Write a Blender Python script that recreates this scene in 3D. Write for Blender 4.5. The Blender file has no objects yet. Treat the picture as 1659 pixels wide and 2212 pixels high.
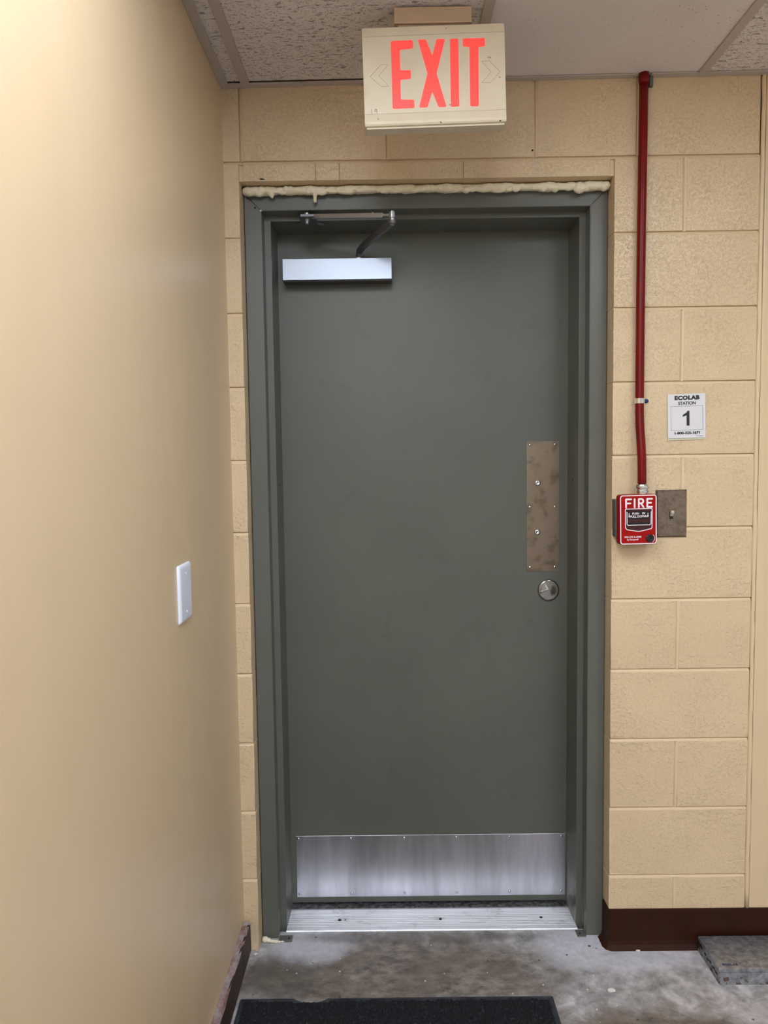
import bpy, bmesh, math, random
from mathutils import Vector, Matrix
random.seed(7)
S = bpy.context.scene
COL = S.collection

# ---------------------------------------------------------------- camera, world, lights, exposure
F_PX = 1600.0
W_PX, H_PX = 1659.0, 2212.0
CAM = Vector((0.3842, -2.0802, 1.4214))
pitch, yaw, roll = -0.0701, -0.0060, -0.0134
cy, sy, cp, sp = math.cos(yaw), math.sin(yaw), math.cos(pitch), math.sin(pitch)
fw = Vector((sy*cp, cy*cp, sp)); rt = Vector((cy, -sy, 0)); up = rt.cross(fw)
cr, sr = math.cos(roll), math.sin(roll)
R_ = cr*rt + sr*up; U_ = -sr*rt + cr*up
cam_d = bpy.data.cameras.new('camera')
cam = bpy.data.objects.new('camera', cam_d); COL.objects.link(cam)
cam_d.sensor_fit = 'HORIZONTAL'; cam_d.sensor_width = 36.0
cam_d.lens = 36.0*F_PX/W_PX; cam_d.clip_start = 0.02
M = Matrix((R_, U_, -fw)).transposed().to_4x4(); M.translation = CAM
cam.matrix_world = M
S.camera = cam
vs = S.view_settings
vs.view_transform = 'Standard'; vs.look = 'None'; vs.gamma = 1.0; vs.exposure = 0.0
vs.use_curve_mapping = False
w = bpy.data.worlds.new('world'); S.world = w; w.use_nodes = True
w.node_tree.nodes['Background'].inputs[0].default_value = (0.5, 0.55, 0.65, 1)
w.node_tree.nodes['Background'].inputs[1].default_value = 0.2
LIGHT_COL = (0.90, 0.99, 1.10)
LIGHT_A, FILL_B, FILL_C = 12.0, 35.0, 9.5     # lens brightness: near troffer, then the two added fill lights

# ---------------------------------------------------------------- materials
def mat(name, col, rough=0.5, metal=0.0, **k):
    m = bpy.data.materials.new(name); m.use_nodes = True
    b = m.node_tree.nodes['Principled BSDF']
    b.inputs['Base Color'].default_value = (*col, 1); b.inputs['Roughness'].default_value = rough
    b.inputs['Metallic'].default_value = metal
    for kk, v in k.items(): b.inputs[kk.replace('_', ' ')].default_value = v
    return m
def srgb(r, g, b):
    f = lambda c: (c/255/12.92 if c/255 <= .04045 else ((c/255+.055)/1.055)**2.4)
    return (f(r), f(g), f(b))
def N(m, t, **k):
    n = m.node_tree.nodes.new(t)
    for a, v in k.items():
        if a.startswith('i_'): n.inputs[a[2:].replace('_', ' ')].default_value = v
        else: setattr(n, a, v)
    return n
def L(m, a, b): m.node_tree.links.new(a, b)
def B(m): return m.node_tree.nodes['Principled BSDF']
def coords(m, kind='Object', scale=(1, 1, 1)):
    if kind == 'World': src = N(m, 'ShaderNodeNewGeometry').outputs['Position']
    else: src = N(m, 'ShaderNodeTexCoord').outputs[kind]
    mp = N(m, 'ShaderNodeMapping'); mp.inputs['Scale'].default_value = scale
    L(m, src, mp.inputs['Vector']); return mp.outputs[0]
def noise(m, co, scale, detail=4, rough=.55, dist=0):
    n = N(m, 'ShaderNodeTexNoise'); n.inputs['Scale'].default_value = scale
    n.inputs['Detail'].default_value = detail; n.inputs['Roughness'].default_value = rough
    n.inputs['Distortion'].default_value = dist
    L(m, co, n.inputs['Vector']); return n.outputs['Fac']
def ramp(m, fac, stops):
    r = N(m, 'ShaderNodeValToRGB'); e = r.color_ramp.elements
    while len(e) < len(stops): e.new(.5)
    for i, (p, c) in enumerate(stops):
        e[i].position = p; e[i].color = (*c, 1) if len(c) == 3 else c
    L(m, fac, r.inputs[0]); return r.outputs[0]
def mix(m, fac, a, b, mode='MIX'):
    n = N(m, 'ShaderNodeMix', data_type='RGBA', blend_type=mode)
    if isinstance(fac, (int, float)): n.inputs[0].default_value = fac
    else: L(m, fac, n.inputs[0])
    for i, v in ((6, a), (7, b)):
        if isinstance(v, tuple): n.inputs[i].default_value = (*v, 1)
        else: L(m, v, n.inputs[i])
    return n.outputs[2]
def mth(m, op, a, b=None, clamp=False):
    n = N(m, 'ShaderNodeMath', operation=op, use_clamp=clamp)
    for i, v in ((0, a), (1, b)):
        if v is None: continue
        if isinstance(v, (int, float)): n.inputs[i].default_value = v
        else: L(m, v, n.inputs[i])
    return n.outputs[0]
def bump(m, h, strength, dist, prev=None):
    n = N(m, 'ShaderNodeBump'); n.inputs['Strength'].default_value = strength
    n.inputs['Distance'].default_value = dist; L(m, h, n.inputs['Height'])
    if prev is not None: L(m, prev, n.inputs['Normal'])
    L(m, n.outputs[0], B(m).inputs['Normal']); return n.outputs[0]

WALLC = srgb(219, 194, 158)
# painted concrete block
M_BLOCK = mat('painted block', WALLC, .36)
co = coords(M_BLOCK, 'World')
patch = noise(M_BLOCK, co, 9, 3)
amp = ramp(M_BLOCK, patch, [(.35, (.25,)*3), (.65, (1,)*3)])
n1 = noise(M_BLOCK, co, 95, 4, .6)
n1r = ramp(M_BLOCK, n1, [(.30, (0,)*3), (.50, (1,)*3)])
n2 = noise(M_BLOCK, co, 240, 2, .5)
n2r = ramp(M_BLOCK, n2, [(.58, (0,)*3), (.72, (1,)*3)])
hh = mth(M_BLOCK, 'ADD', mth(M_BLOCK, 'MULTIPLY', n1r, amp), mth(M_BLOCK, 'MULTIPLY', n2r, .45))
bump(M_BLOCK, hh, .95, .0020)
tone = noise(M_BLOCK, co, 2.5, 3)
L(M_BLOCK, ramp(M_BLOCK, tone, [(.3, srgb(215, 190, 154)), (.7, srgb(222, 197, 161))]), B(M_BLOCK).inputs['Base Color'])
M_MORTAR = mat('painted mortar', srgb(222, 197, 161), .42)
bump(M_MORTAR, noise(M_MORTAR, coords(M_MORTAR, 'World'), 160, 3), .4, .001)
# raw edge of blocks
M_WALL = mat('smooth painted wall', WALLC, .30)
co = coords(M_WALL, 'World')
b1 = bump(M_WALL, noise(M_WALL, co, 2.2, 2), .22, .008)
bump(M_WALL, noise(M_WALL, co, 180, 3), .12, .0006, b1)
mk = ramp(M_WALL, noise(M_WALL, coords(M_WALL, 'World', (1, 2.0, 1)), 6, 5, .65), [(.3, srgb(217, 192, 156)), (.72, srgb(221, 196, 160))])
L(M_WALL, mk, B(M_WALL).inputs['Base Color'])
L(M_WALL, ramp(M_WALL, noise(M_WALL, co, 3, 4), [(.3, (.325,)*3), (.7, (.345,)*3)]), B(M_WALL).inputs['Roughness'])
# door paint
def grey_paint(name, c1, c2, r):
    m = mat(name, c1, r)
    co = coords(m, 'World')
    L(m, ramp(m, noise(m, co, 3, 5, .6), [(.3, c1), (.7, c2)]), B(m).inputs['Base Color'])
    bump(m, noise(m, co, 350, 2), .10, .0004)
    return m
M_DOOR = grey_paint('grey green door paint', srgb(88, 90, 82), srgb(95, 97, 88), .42)
# smudges by hand on the leaf
co = coords(M_DOOR, 'World'); sm = ramp(M_DOOR, noise(M_DOOR, co, 11, 4, .6, .6), [(.62, (1,)*3), (.78, (.84,)*3)])
src = B(M_DOOR).inputs['Base Color'].links[0].from_socket
L(M_DOOR, mix(M_DOOR, 1.0, src, sm, 'MULTIPLY'), B(M_DOOR).inputs['Base Color'])
M_FRAME = grey_paint('grey green frame paint', srgb(94, 95, 88), srgb(100, 101, 94), .38)
M_DARK = mat('dark void', (.012, .011, .010), .8)
# chalky rub marks low on the frame's return faces
src = B(M_FRAME).inputs['Base Color'].links[0].from_socket
co = coords(M_FRAME, 'World'); sq = N(M_FRAME, 'ShaderNodeSeparateXYZ'); L(M_FRAME, co, sq.inputs[0])
mr_ = N(M_FRAME, 'ShaderNodeMapRange'); mr_.inputs['From Min'].default_value = .17; mr_.inputs['From Max'].default_value = .0
L(M_FRAME, sq.outputs[2], mr_.inputs['Value'])
sn_ = N(M_FRAME, 'ShaderNodeSeparateXYZ'); g_n = N(M_FRAME, 'ShaderNodeNewGeometry'); L(M_FRAME, g_n.outputs['Normal'], sn_.inputs[0])
side = mth(M_FRAME, 'GREATER_THAN', mth(M_FRAME, 'ABSOLUTE', sn_.outputs[0]), .6)
chalk = ramp(M_FRAME, noise(M_FRAME, coords(M_FRAME, 'World', (1, 1.5, .5)), 26, 4, .6), [(.46, (0,)*3), (.62, (1,)*3)])
L(M_FRAME, mix(M_FRAME, mth(M_FRAME, 'MULTIPLY', mth(M_FRAME, 'MULTIPLY', mth(M_FRAME, 'MULTIPLY', chalk, side), mr_.outputs[0]), .65), src, srgb(178, 180, 190)), B(M_FRAME).inputs['Base Color'])
# metals
def brushed(name, col, rough, axis, bs=.15, contrast=.12, metal=1.0):
    m = mat(name, col, rough, metal)
    sc = [4, 4, 4]
    for i in range(3):
        if i != axis: sc[i] = 700
    co = coords(m, 'World', tuple(sc))
    n = noise(m, co, 1, 3, .6)
    L(m, mix(m, n, tuple(c*(1-contrast) for c in col), tuple(min(1, c*(1+contrast)) for c in col)), B(m).inputs['Base Color'])
    bump(m, n, bs, .0003)
    return m
M_CLOSER = brushed('brushed aluminium cover', (.37, .41, .475), .42, 0, .03, .01)
M_CLOSERD = mat('grey closer enamel', srgb(84, 86, 88), .4, .6)
M_ARM = mat('silver arm metal', (.42, .43, .46), .34, .9)
M_ARMD = mat('dark arm metal', (.17, .17, .185), .45, .6)
M_KICK = brushed('brushed stainless kick plate', (.62, .62, .65), .30, 0, .12, .03)
co = coords(M_KICK, 'World', (2.2, 1, .5))
L(M_KICK, ramp(M_KICK, noise(M_KICK, co, 7, 4, .6), [(.3, (.325,)*3), (.72, (.40,)*3)]), B(M_KICK).inputs['Roughness'])
L(M_KICK, mix(M_KICK, 1.0, ramp(M_KICK, noise(M_KICK, coords(M_KICK, 'World', (1, 1, .12)), 24, 4, .6), [(.3, (.50, .50, .53)), (.7, (.74, .74, .78))]), (.95, .95, .97), 'MULTIPLY'), B(M_KICK).inputs['Base Color'])
M_PUSH = mat('worn bronze plate', srgb(116, 100, 84), .36, .85)
co = coords(M_PUSH, 'World')
L(M_PUSH, ramp(M_PUSH, noise(M_PUSH, co, 26, 3, .5), [(.36, srgb(118, 104, 88)), (.48, srgb(136, 122, 105)), (.8, srgb(142, 127, 111))]), B(M_PUSH).inputs['Base Color'])
L(M_PUSH, ramp(M_PUSH, noise(M_PUSH, co, 18, 4), [(.3, (.34,)*3), (.7, (.48,)*3)]), B(M_PUSH).inputs['Roughness'])
M_CHROME = mat('screw chrome', (.78, .80, .82), .16, 1)
M_SATIN = mat('satin nickel', (.36, .35, .33), .16, 1)
B(M_SATIN).inputs['Anisotropic'].default_value = .92; B(M_SATIN).inputs['Anisotropic Rotation'].default_value = .25
tg = N(M_SATIN, 'ShaderNodeTangent', direction_type='RADIAL', axis='Z'); L(M_SATIN, tg.outputs[0], B(M_SATIN).inputs['Tangent'])
M_ALU = brushed('threshold aluminium', (.74, .75, .79), .42, 0, .3, .06, .55)
co = coords(M_ALU, 'World', (1, 1.5, 1))
L(M_ALU, ramp(M_ALU, noise(M_ALU, co, 14, 5, .6), [(.3, (.40,)*3), (.7, (.55,)*3)]), B(M_ALU).inputs['Roughness'])
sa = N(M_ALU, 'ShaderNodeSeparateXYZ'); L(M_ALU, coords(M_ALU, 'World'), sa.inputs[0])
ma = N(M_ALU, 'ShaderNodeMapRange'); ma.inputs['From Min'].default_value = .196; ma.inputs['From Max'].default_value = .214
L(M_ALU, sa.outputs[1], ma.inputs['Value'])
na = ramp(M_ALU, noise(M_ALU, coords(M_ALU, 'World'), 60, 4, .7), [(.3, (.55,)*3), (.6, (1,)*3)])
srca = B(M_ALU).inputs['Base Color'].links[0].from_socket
back_band = mth(M_ALU, 'MULTIPLY', ma.outputs[0], na)  # plate goes darker, unevenly, towards its back edge
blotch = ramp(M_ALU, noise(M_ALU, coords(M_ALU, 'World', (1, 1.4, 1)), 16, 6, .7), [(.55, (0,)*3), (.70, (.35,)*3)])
L(M_ALU, mix(M_ALU, mth(M_ALU, 'MAXIMUM', back_band, blotch), srca, srgb(70, 66, 62)), B(M_ALU).inputs['Base Color'])
M_GALV = mat('galvanised steel', (.30, .31, .33), .45, .8)
co = coords(M_GALV, 'World')
v = N(M_GALV, 'ShaderNodeTexVoronoi'); v.inputs['Scale'].default_value = 70; L(M_GALV, co, v.inputs['Vector'])
gm = mix(M_GALV, ramp(M_GALV, noise(M_GALV, co, 55, 5, .7), [(.38, (0,)*3), (.62, (1,)*3)]), (.20, .21, .24), (.50, .51, .55))
gm = mix(M_GALV, mth(M_GALV, 'MULTIPLY', v.outputs['Distance'], .5), gm, (.34, .35, .37))
rust = ramp(M_GALV, noise(M_GALV, co, 24, 4, .6), [(.66, (0,)*3), (.74, (1,)*3)])
sx = N(M_GALV, 'ShaderNodeSeparateXYZ'); L(M_GALV, co, sx.inputs[0])
low = mth(M_GALV, 'LESS_THAN', sx.outputs[2], .008)
rf = mth(M_GALV, 'ADD', mth(M_GALV, 'MULTIPLY', rust, .35), mth(M_GALV, 'MULTIPLY', mth(M_GALV, 'GREATER_THAN', noise(M_GALV, co, 60, 3), .56), mth(M_GALV, 'MULTIPLY', low, .8)), True)
L(M_GALV, mix(M_GALV, rf, gm, (.12, .07, .05)), B(M_GALV).inputs['Base Color'])
bump(M_GALV, noise(M_GALV, co, 40, 4), .25, .001)
# plastics, paints
M_CREAM = mat('cream thermoplastic', srgb(219, 207, 182), .45)
L(M_CREAM, ramp(M_CREAM, noise(M_CREAM, coords(M_CREAM, 'World'), 12, 4), [(.3, srgb(213, 200, 175)), (.7, srgb(222, 211, 187))]), B(M_CREAM).inputs['Base Color'])
M_CANOPY = mat('tan canopy plastic', srgb(196, 172, 146), .45)
M_LINE = mat('moulded line', srgb(170, 158, 138), .6)
M_INK = mat('black ink', (.012, .012, .014), .5)
M_PEN = mat('pen ink', (.04, .04, .07), .6)
M_EXIT = mat('lit red letter', srgb(225, 60, 55), .4)
B(M_EXIT).inputs['Emission Color'].default_value = (*srgb(255, 78, 70), 1); B(M_EXIT).inputs['Emission Strength'].default_value = .62
M_REDPIPE = mat('dark red enamel', srgb(130, 24, 24), .3, Specular_IOR_Level=.2)
L(M_REDPIPE, ramp(M_REDPIPE, noise(M_REDPIPE, coords(M_REDPIPE, 'World', (1, 1, .25)), 30, 4), [(.3, srgb(104, 14, 16)), (.7, srgb(124, 20, 20))]), B(M_REDPIPE).inputs['Base Color'])
M_RED = mat('red enamel', srgb(158, 20, 18), .45, Specular_IOR_Level=.12)
M_REDDK = mat('dark red recess', srgb(60, 8, 8), .4)
M_BLACK = mat('gloss black', (.01, .008, .009), .25)
M_WHITE = mat('white print', srgb(238, 226, 232), .5)
M_WPLATE = mat('white nylon', srgb(226, 230, 244), .35)
M_SIGNW = mat('white sign plastic', srgb(222, 220, 222), .35)
M_SIGNB = mat('aged adhesive edge', srgb(206, 202, 176), .5)
M_BLUEG = mat('grey blue ruling', srgb(150, 152, 172), .5)
M_SWPL = mat('stained steel switch plate', srgb(128, 112, 96), .42, .75)
L(M_SWPL, ramp(M_SWPL, noise(M_SWPL, coords(M_SWPL, 'World'), 60, 5, .7), [(.3, srgb(104, 92, 80)), (.6, srgb(140, 126, 110)), (.75, srgb(90, 76, 62))]), B(M_SWPL).inputs['Base Color'])
M_IVORY = mat('ivory toggle', srgb(206, 194, 170), .4)
M_GREYBOX = mat('grey box steel', srgb(112, 112, 108), .5, .5)
M_BLUESC = mat('blue screw', srgb(30, 44, 92), .4, .3)
M_VINYL = mat('brown vinyl cove', srgb(52, 28, 14), .5, Specular_IOR_Level=.18)
L(M_VINYL, ramp(M_VINYL, noise(M_VINYL, coords(M_VINYL, 'World'), 20, 5), [(.3, srgb(44, 21, 8)), (.7, srgb(54, 27, 12))]), B(M_VINYL).inputs['Base Color'])
M_VINYLD = mat('scuffed brown baseboard', srgb(80, 58, 50), .6)
co = coords(M_VINYLD, 'World', (1, .6, 1)); geo = N(M_VINYLD, 'ShaderNodeNewGeometry')
sn = N(M_VINYLD, 'ShaderNodeSeparateXYZ'); L(M_VINYLD, geo.outputs['Normal'], sn.inputs[0])
topf = mth(M_VINYLD, 'GREATER_THAN', sn.outputs[2], .5)
dustn = ramp(M_VINYLD, noise(M_VINYLD, co, 38, 5, .7), [(.42, (0,)*3), (.62, (1,)*3)])
dusts = ramp(M_VINYLD, noise(M_VINYLD, co, 60, 5, .7), [(.60, (0,)*3), (.75, (.35,)*3)])
ff = mth(M_VINYLD, 'ADD', mth(M_VINYLD, 'MULTIPLY', dustn, topf), dusts, True)
L(M_VINYLD, mix(M_VINYLD, mth(M_VINYLD, 'MULTIPLY', ff, .8), mix(M_VINYLD, topf, srgb(62, 44, 36), srgb(122, 92, 86)), srgb(168, 156, 158)), B(M_VINYLD).inputs['Base Color'])
bump(M_VINYLD, noise(M_VINYLD, co, 70, 4), .4, .002)
M_FOAM = mat('expanding foam', srgb(228, 218, 190), .34)
B(M_FOAM).inputs['Subsurface Weight'].default_value = .0
bump(M_FOAM, noise(M_FOAM, coords(M_FOAM, 'World', (1, 1, 1.6)), 60, 3), .7, .004)
M_RUBBER = mat('black rubber', srgb(26, 29, 34), .55)
L(M_RUBBER, ramp(M_RUBBER, noise(M_RUBBER, coords(M_RUBBER, 'World'), 18, 5, .6), [(.35, srgb(24, 27, 32)), (.68, srgb(58, 62, 68))]), B(M_RUBBER).inputs['Base Color'])
M_PILE = mat('black mat pile', srgb(20, 21, 25), .95)
L(M_PILE, ramp(M_PILE, noise(M_PILE, coords(M_PILE, 'World'), 130, 3), [(.3, srgb(6, 7, 10)), (.6, srgb(17, 19, 24)), (.74, srgb(62, 64, 70))]), B(M_PILE).inputs['Base Color'])
M_GRID = mat('painted grid steel', srgb(184, 172, 163), .45)
M_WALLW = mat('off white paint', srgb(214, 212, 206), .6)
M_PLASTER = mat('white plaster crumb', srgb(214, 210, 202), .8)
M_EMIT = mat('troffer lens', (.9, .9, .9), .4)
B(M_EMIT).inputs['Emission Color'].default_value = (*LIGHT_COL, 1); B(M_EMIT).inputs['Emission Strength'].default_value = LIGHT_A
M_FILL2 = M_EMIT.copy(); B(M_FILL2).inputs['Emission Strength'].default_value = FILL_B  # lens of the added fill light at the back
M_FILL3 = M_EMIT.copy(); B(M_FILL3).inputs['Emission Strength'].default_value = FILL_C  # lens of the added fill light on the right
# ceiling tiles
def tile_mat(name, fissured):
    m = mat(name, srgb(222, 212, 206), .85)
    co = coords(m, 'World')
    base = ramp(m, noise(m, co, 3, 3), [(.3, srgb(218, 208, 202)), (.7, srgb(226, 217, 211))])
    if fissured:
        cf = coords(m, 'World', (1, 2.6, 1))
        f = ramp(m, noise(m, cf, 62, 4, .65, .6), [(.36, (1,)*3), (.42, (0,)*3)])
        v = N(m, 'ShaderNodeTexVoronoi'); v.inputs['Scale'].default_value = 150; L(m, co, v.inputs['Vector'])
        d = ramp(m, v.outputs['Distance'], [(.16, (1,)*3), (.24, (0,)*3)])
        f = mth(m, 'MAXIMUM', f, mth(m, 'MULTIPLY', d, .5))
    else:
        v = N(m, 'ShaderNodeTexVoronoi'); v.inputs['Scale'].default_value = 80; L(m, co, v.inputs['Vector'])
        f = mth(m, 'MULTIPLY', ramp(m, v.outputs['Distance'], [(.07, (1,)*3), (.12, (0,)*3)]), mth(m, 'GREATER_THAN', noise(m, co, 30, 2), .5))
    L(m, mix(m, mth(m, 'MULTIPLY', f, .75), base, srgb(112, 102, 100)), B(m).inputs['Base Color'])
    bump(m, mth(m, 'SUBTRACT', 1, f), .8, .003)
    return m
M_TILEF = tile_mat('fissured ceiling tile', True)
M_TILEP = tile_mat('pinhole ceiling tile', False)
# concrete floor
M_FLOOR = mat('stained concrete', srgb(120, 114, 108), .55)
m = M_FLOOR; co = coords(m, 'World')
sxyz = N(m, 'ShaderNodeSeparateXYZ'); L(m, co, sxyz.inputs[0])
def blob(cx, cyy, rx, ry, soft=.55, wob=.5):
    dx = mth(m, 'DIVIDE', mth(m, 'SUBTRACT', sxyz.outputs[0], cx), rx)
    dy = mth(m, 'DIVIDE', mth(m, 'SUBTRACT', sxyz.outputs[1], cyy), ry)
    d = mth(m, 'SQRT', mth(m, 'ADD', mth(m, 'MULTIPLY', dx, dx), mth(m, 'MULTIPLY', dy, dy)))
    d = mth(m, 'ADD', d, mth(m, 'MULTIPLY', mth(m, 'SUBTRACT', warp, .5), wob*2.4))
    r = N(m, 'ShaderNodeMapRange'); r.inputs['From Min'].default_value = 1+soft/2; r.inputs['From Max'].default_value = 1-soft/2
    L(m, d, r.inputs['Value']); r.interpolation_type = 'SMOOTHSTEP'; return r.outputs[0]
warp = noise(m, co, 11, 5, .62)
fine = noise(m, co, 60, 5, .7)
mid = noise(m, co, 17, 6, .65, .5)
base = mix(m, ramp(m, mid, [(.33, (0,)*3), (.68, (1,)*3)]), srgb(124, 120, 119), srgb(206, 202, 205))
base = mix(m, ramp(m, fine, [(.35, (.35,)*3), (.6, (0,)*3)]), base, srgb(108, 104, 103))
brown = mix(m, ramp(m, noise(m, coords(m, 'World', (1, 1.6, 1)), 20, 8, .74, .12), [(.36, (0,)*3), (.66, (1,)*3)]), srgb(70, 62, 55), srgb(158, 148, 139))
brown = mix(m, ramp(m, noise(m, co, 6, 3), [(.4, (0,)*3), (.65, (.6,)*3)]), brown, srgb(98, 86, 76))
stain = blob(.40, -.10, .47, .15)
stain2 = blob(1.02, -.36, .30, .12)
base = mix(m, mth(m, 'MULTIPLY', mth(m, 'MAXIMUM', stain, stain2), .95), base, brown)
dk = blob(.07, -.12, .10, .10, .9, .6); base = mix(m, mth(m, 'MULTIPLY', dk, .5), base, srgb(84, 78, 72))
pw = mth(m, 'MAXIMUM', blob(.14, .02, .12, .075, .8, .55), mth(m, 'MAXIMUM', blob(.93, .0, .11, .09, .9, .55), blob(1.05, -.06, .20, .045, .9, .6)))
base = mix(m, mth(m, 'MULTIPLY', pw, .75), base, mix(m, fine, srgb(166, 166, 177), srgb(226, 226, 236)))
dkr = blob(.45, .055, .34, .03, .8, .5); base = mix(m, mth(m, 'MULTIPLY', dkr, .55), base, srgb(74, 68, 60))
base = mix(m, mth(m, 'MULTIPLY', mth(m, 'GREATER_THAN', fine, .74), .0), base, srgb(200, 198, 196))
v = N(m, 'ShaderNodeTexVoronoi'); v.inputs['Scale'].default_value = 34; L(m, co, v.inputs['Vector'])
sc_ = N(m, 'ShaderNodeSeparateColor'); L(m, v.outputs['Color'], sc_.inputs[0])
spk = mth(m, 'MULTIPLY', mth(m, 'LESS_THAN', v.outputs['Distance'], .09), mth(m, 'GREATER_THAN', sc_.outputs[0], .72))
base = mix(m, spk, base, srgb(206, 203, 198))
spd = mth(m, 'MULTIPLY', mth(m, 'LESS_THAN', v.outputs['Distance'], .12), mth(m, 'LESS_THAN', sc_.outputs[0], .16))
base = mix(m, mth(m, 'MULTIPLY', spd, .8), base, srgb(50, 42, 36))
L(m, base, B(m).inputs['Base Color'])
L(m, ramp(m, mid, [(.3, (.45,)*3), (.7, (.68,)*3)]), B(m).inputs['Roughness'])
bump(m, mth(m, 'ADD', fine, mid), .3, .0015)

# ---------------------------------------------------------------- mesh helpers
def link(name, bm, m, parent=None, smooth=False, **props):
    me = bpy.data.meshes.new(name)
    bmesh.ops.recalc_face_normals(bm, faces=bm.faces[:])
    bm.to_mesh(me); bm.free()
    if isinstance(m, (list, tuple)):
        for x in m: me.materials.append(x)
    else: me.materials.append(m)
    if smooth:
        for p in me.polygons: p.use_smooth = True
    o = bpy.data.objects.new(name, me); COL.objects.link(o)
    if parent: o.parent = parent
    for k, v in props.items(): o[k] = v
    return o
def empty(name, loc=(0, 0, 0), rot=(0, 0, 0), **props):
    o = bpy.data.objects.new(name, None); COL.objects.link(o)
    o.location = loc; o.rotation_euler = rot; o.empty_display_size = .05
    for k, v in props.items(): o[k] = v
    return o
def box(bm, x0, x1, y0, y1, z0, z1, bev=0, seg=2, edges=None, mi=0):
    vs_ = [bm.verts.new((x, y, z)) for x in (x0, x1) for y in (y0, y1) for z in (z0, z1)]
    fs = []
    for q in ((0, 1, 3, 2), (4, 6, 7, 5), (0, 4, 5, 1), (2, 3, 7, 6), (0, 2, 6, 4), (1, 5, 7, 3)):
        f = bm.faces.new([vs_[i] for i in q]); f.material_index = mi; fs.append(f)
    if bev:
        es = {e for f in fs for e in f.edges}
        if edges: es = {e for e in es if edges(e)}
        bmesh.ops.bevel(bm, geom=list(es), offset=bev, segments=seg, profile=.6, affect='EDGES')
    return bm
def bx(*a, **k): return box(bmesh.new(), *a, **k)
def prism(bm, pts, axis, a, b, mi=0):
    """pts: 2D outline; extruded along axis (0:x,1:y,2:z) from a to b"""
    def P(p, t):
        if axis == 0: return (t, p[0], p[1])
        if axis == 1: return (p[0], t, p[1])
        return (p[0], p[1], t)
    A = [bm.verts.new(P(p, a)) for p in pts]; Bv = [bm.verts.new(P(p, b)) for p in pts]
    n = len(pts); fs = [bm.faces.new(A), bm.faces.new(Bv[::-1])]
    for i in range(n): fs.append(bm.faces.new((A[i], Bv[i], Bv[(i+1) % n], A[(i+1) % n])))
    for f in fs: f.material_index = mi
    return bm
def pr(pts, axis, a, b): return prism(bmesh.new(), pts, axis, a, b)
def lathe(bm, prof, c=(0, 0, 0), axis=1, n=24):
    """prof: [(r, t)], revolve around axis; t along axis"""
    c = Vector(c); rings = []
    for r, t in prof:
        ring = []
        for i in range(n):
            a = 2*math.pi*i/n; u, v_ = r*math.cos(a), r*math.sin(a)
            p = {0: (t, u, v_), 1: (u, t, v_), 2: (u, v_, t)}[axis]
            ring.append(bm.verts.new(c+Vector(p)))
        rings.append(ring)
    for A, Bv in zip(rings, rings[1:]):
        for i in range(n): bm.faces.new((A[i], A[(i+1) % n], Bv[(i+1) % n], Bv[i]))
    bm.faces.new(rings[0]); bm.faces.new(rings[-1][::-1])
    return bm
def tube(bm, pts, rad, n=14, caps=True):
    pts = [Vector(p) for p in pts]; rings = []
    for i, p in enumerate(pts):
        t = (pts[min(i+1, len(pts)-1)]-pts[max(i-1, 0)]).normalized()
        ref = Vector((0, 0, 1)) if abs(t.z) < .9 else Vector((1, 0, 0))
        a = t.cross(ref).normalized(); b = t.cross(a)
        r = rad[i] if isinstance(rad, (list, tuple)) else rad
        rings.append([bm.verts.new(p+a*r*math.cos(2*math.pi*k/n)+b*r*math.sin(2*math.pi*k/n)) for k in range(n)])
    for A, Bv in zip(rings, rings[1:]):
        for i in range(n): bm.faces.new((A[i], A[(i+1) % n], Bv[(i+1) % n], Bv[i]))
    if caps: bm.faces.new(rings[0]); bm.faces.new(rings[-1][::-1])
    return bm
def rrect(x0, x1, z0, z1, r, n=5):
    o = []
    for cx, cz, a0 in ((x1-r, z1-r, 0), (x0+r, z1-r, 90), (x0+r, z0+r, 180), (x1-r, z0+r, 270)):
        for i in range(n+1):
            a = math.radians(a0+90*i/n); o.append((cx+r*math.cos(a), cz+r*math.sin(a)))
    return o
def stroke(bm, pts, wd, y0, y1, closed=False, caps=True, mi=0):
    """flat raised line through 2D pts (x,z) with round caps/joins"""
    pts = list(pts)
    if closed: pts.append(pts[0])
    for si, (a, b) in enumerate(zip(pts, pts[1:])):
        y0 = y0-.000012
        d = Vector((b[0]-a[0], b[1]-a[1]));
        if d.length < 1e-7: continue
        d.normalize(); n = Vector((-d.y, d.x))*wd/2; base = math.atan2(n.y, n.x)
        o = []
        k = 4 if caps else 1
        for i in range(k+1):
            t = base+math.pi*i/k; o.append((a[0]+wd/2*math.cos(t), a[1]+wd/2*math.sin(t)))
        for i in range(k+1):
            t = base+math.pi+math.pi*i/k; o.append((b[0]+wd/2*math.cos(t), b[1]+wd/2*math.sin(t)))
        prism(bm, o, 1, y0, y1, mi)
    return bm
def text(name, s, size, m, parent, loc, rot=(math.pi/2, 0, 0), off=0.0, sx=1.0, ext=.0002, spacing=1.0):
    c = bpy.data.curves.new(name, 'FONT'); c.body = s; c.size = size; c.align_x = 'CENTER'; c.align_y = 'CENTER'
    c.extrude = ext; c.offset = off; c.space_character = spacing; c.resolution_u = 3
    t = bpy.data.objects.new('tmp_text', c); COL.objects.link(t)
    dg = bpy.context.evaluated_depsgraph_get(); me = bpy.data.meshes.new_from_object(t.evaluated_get(dg))
    bpy.data.objects.remove(t); bpy.data.curves.remove(c)
    me.name = name
    me.transform(Matrix.Diagonal((sx, 1, 1, 1)))
    me.materials.clear(); me.materials.append(m)
    o = bpy.data.objects.new(name, me); COL.objects.link(o); o.parent = parent
    o.location = loc; o.rotation_euler = rot
    return o
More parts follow.
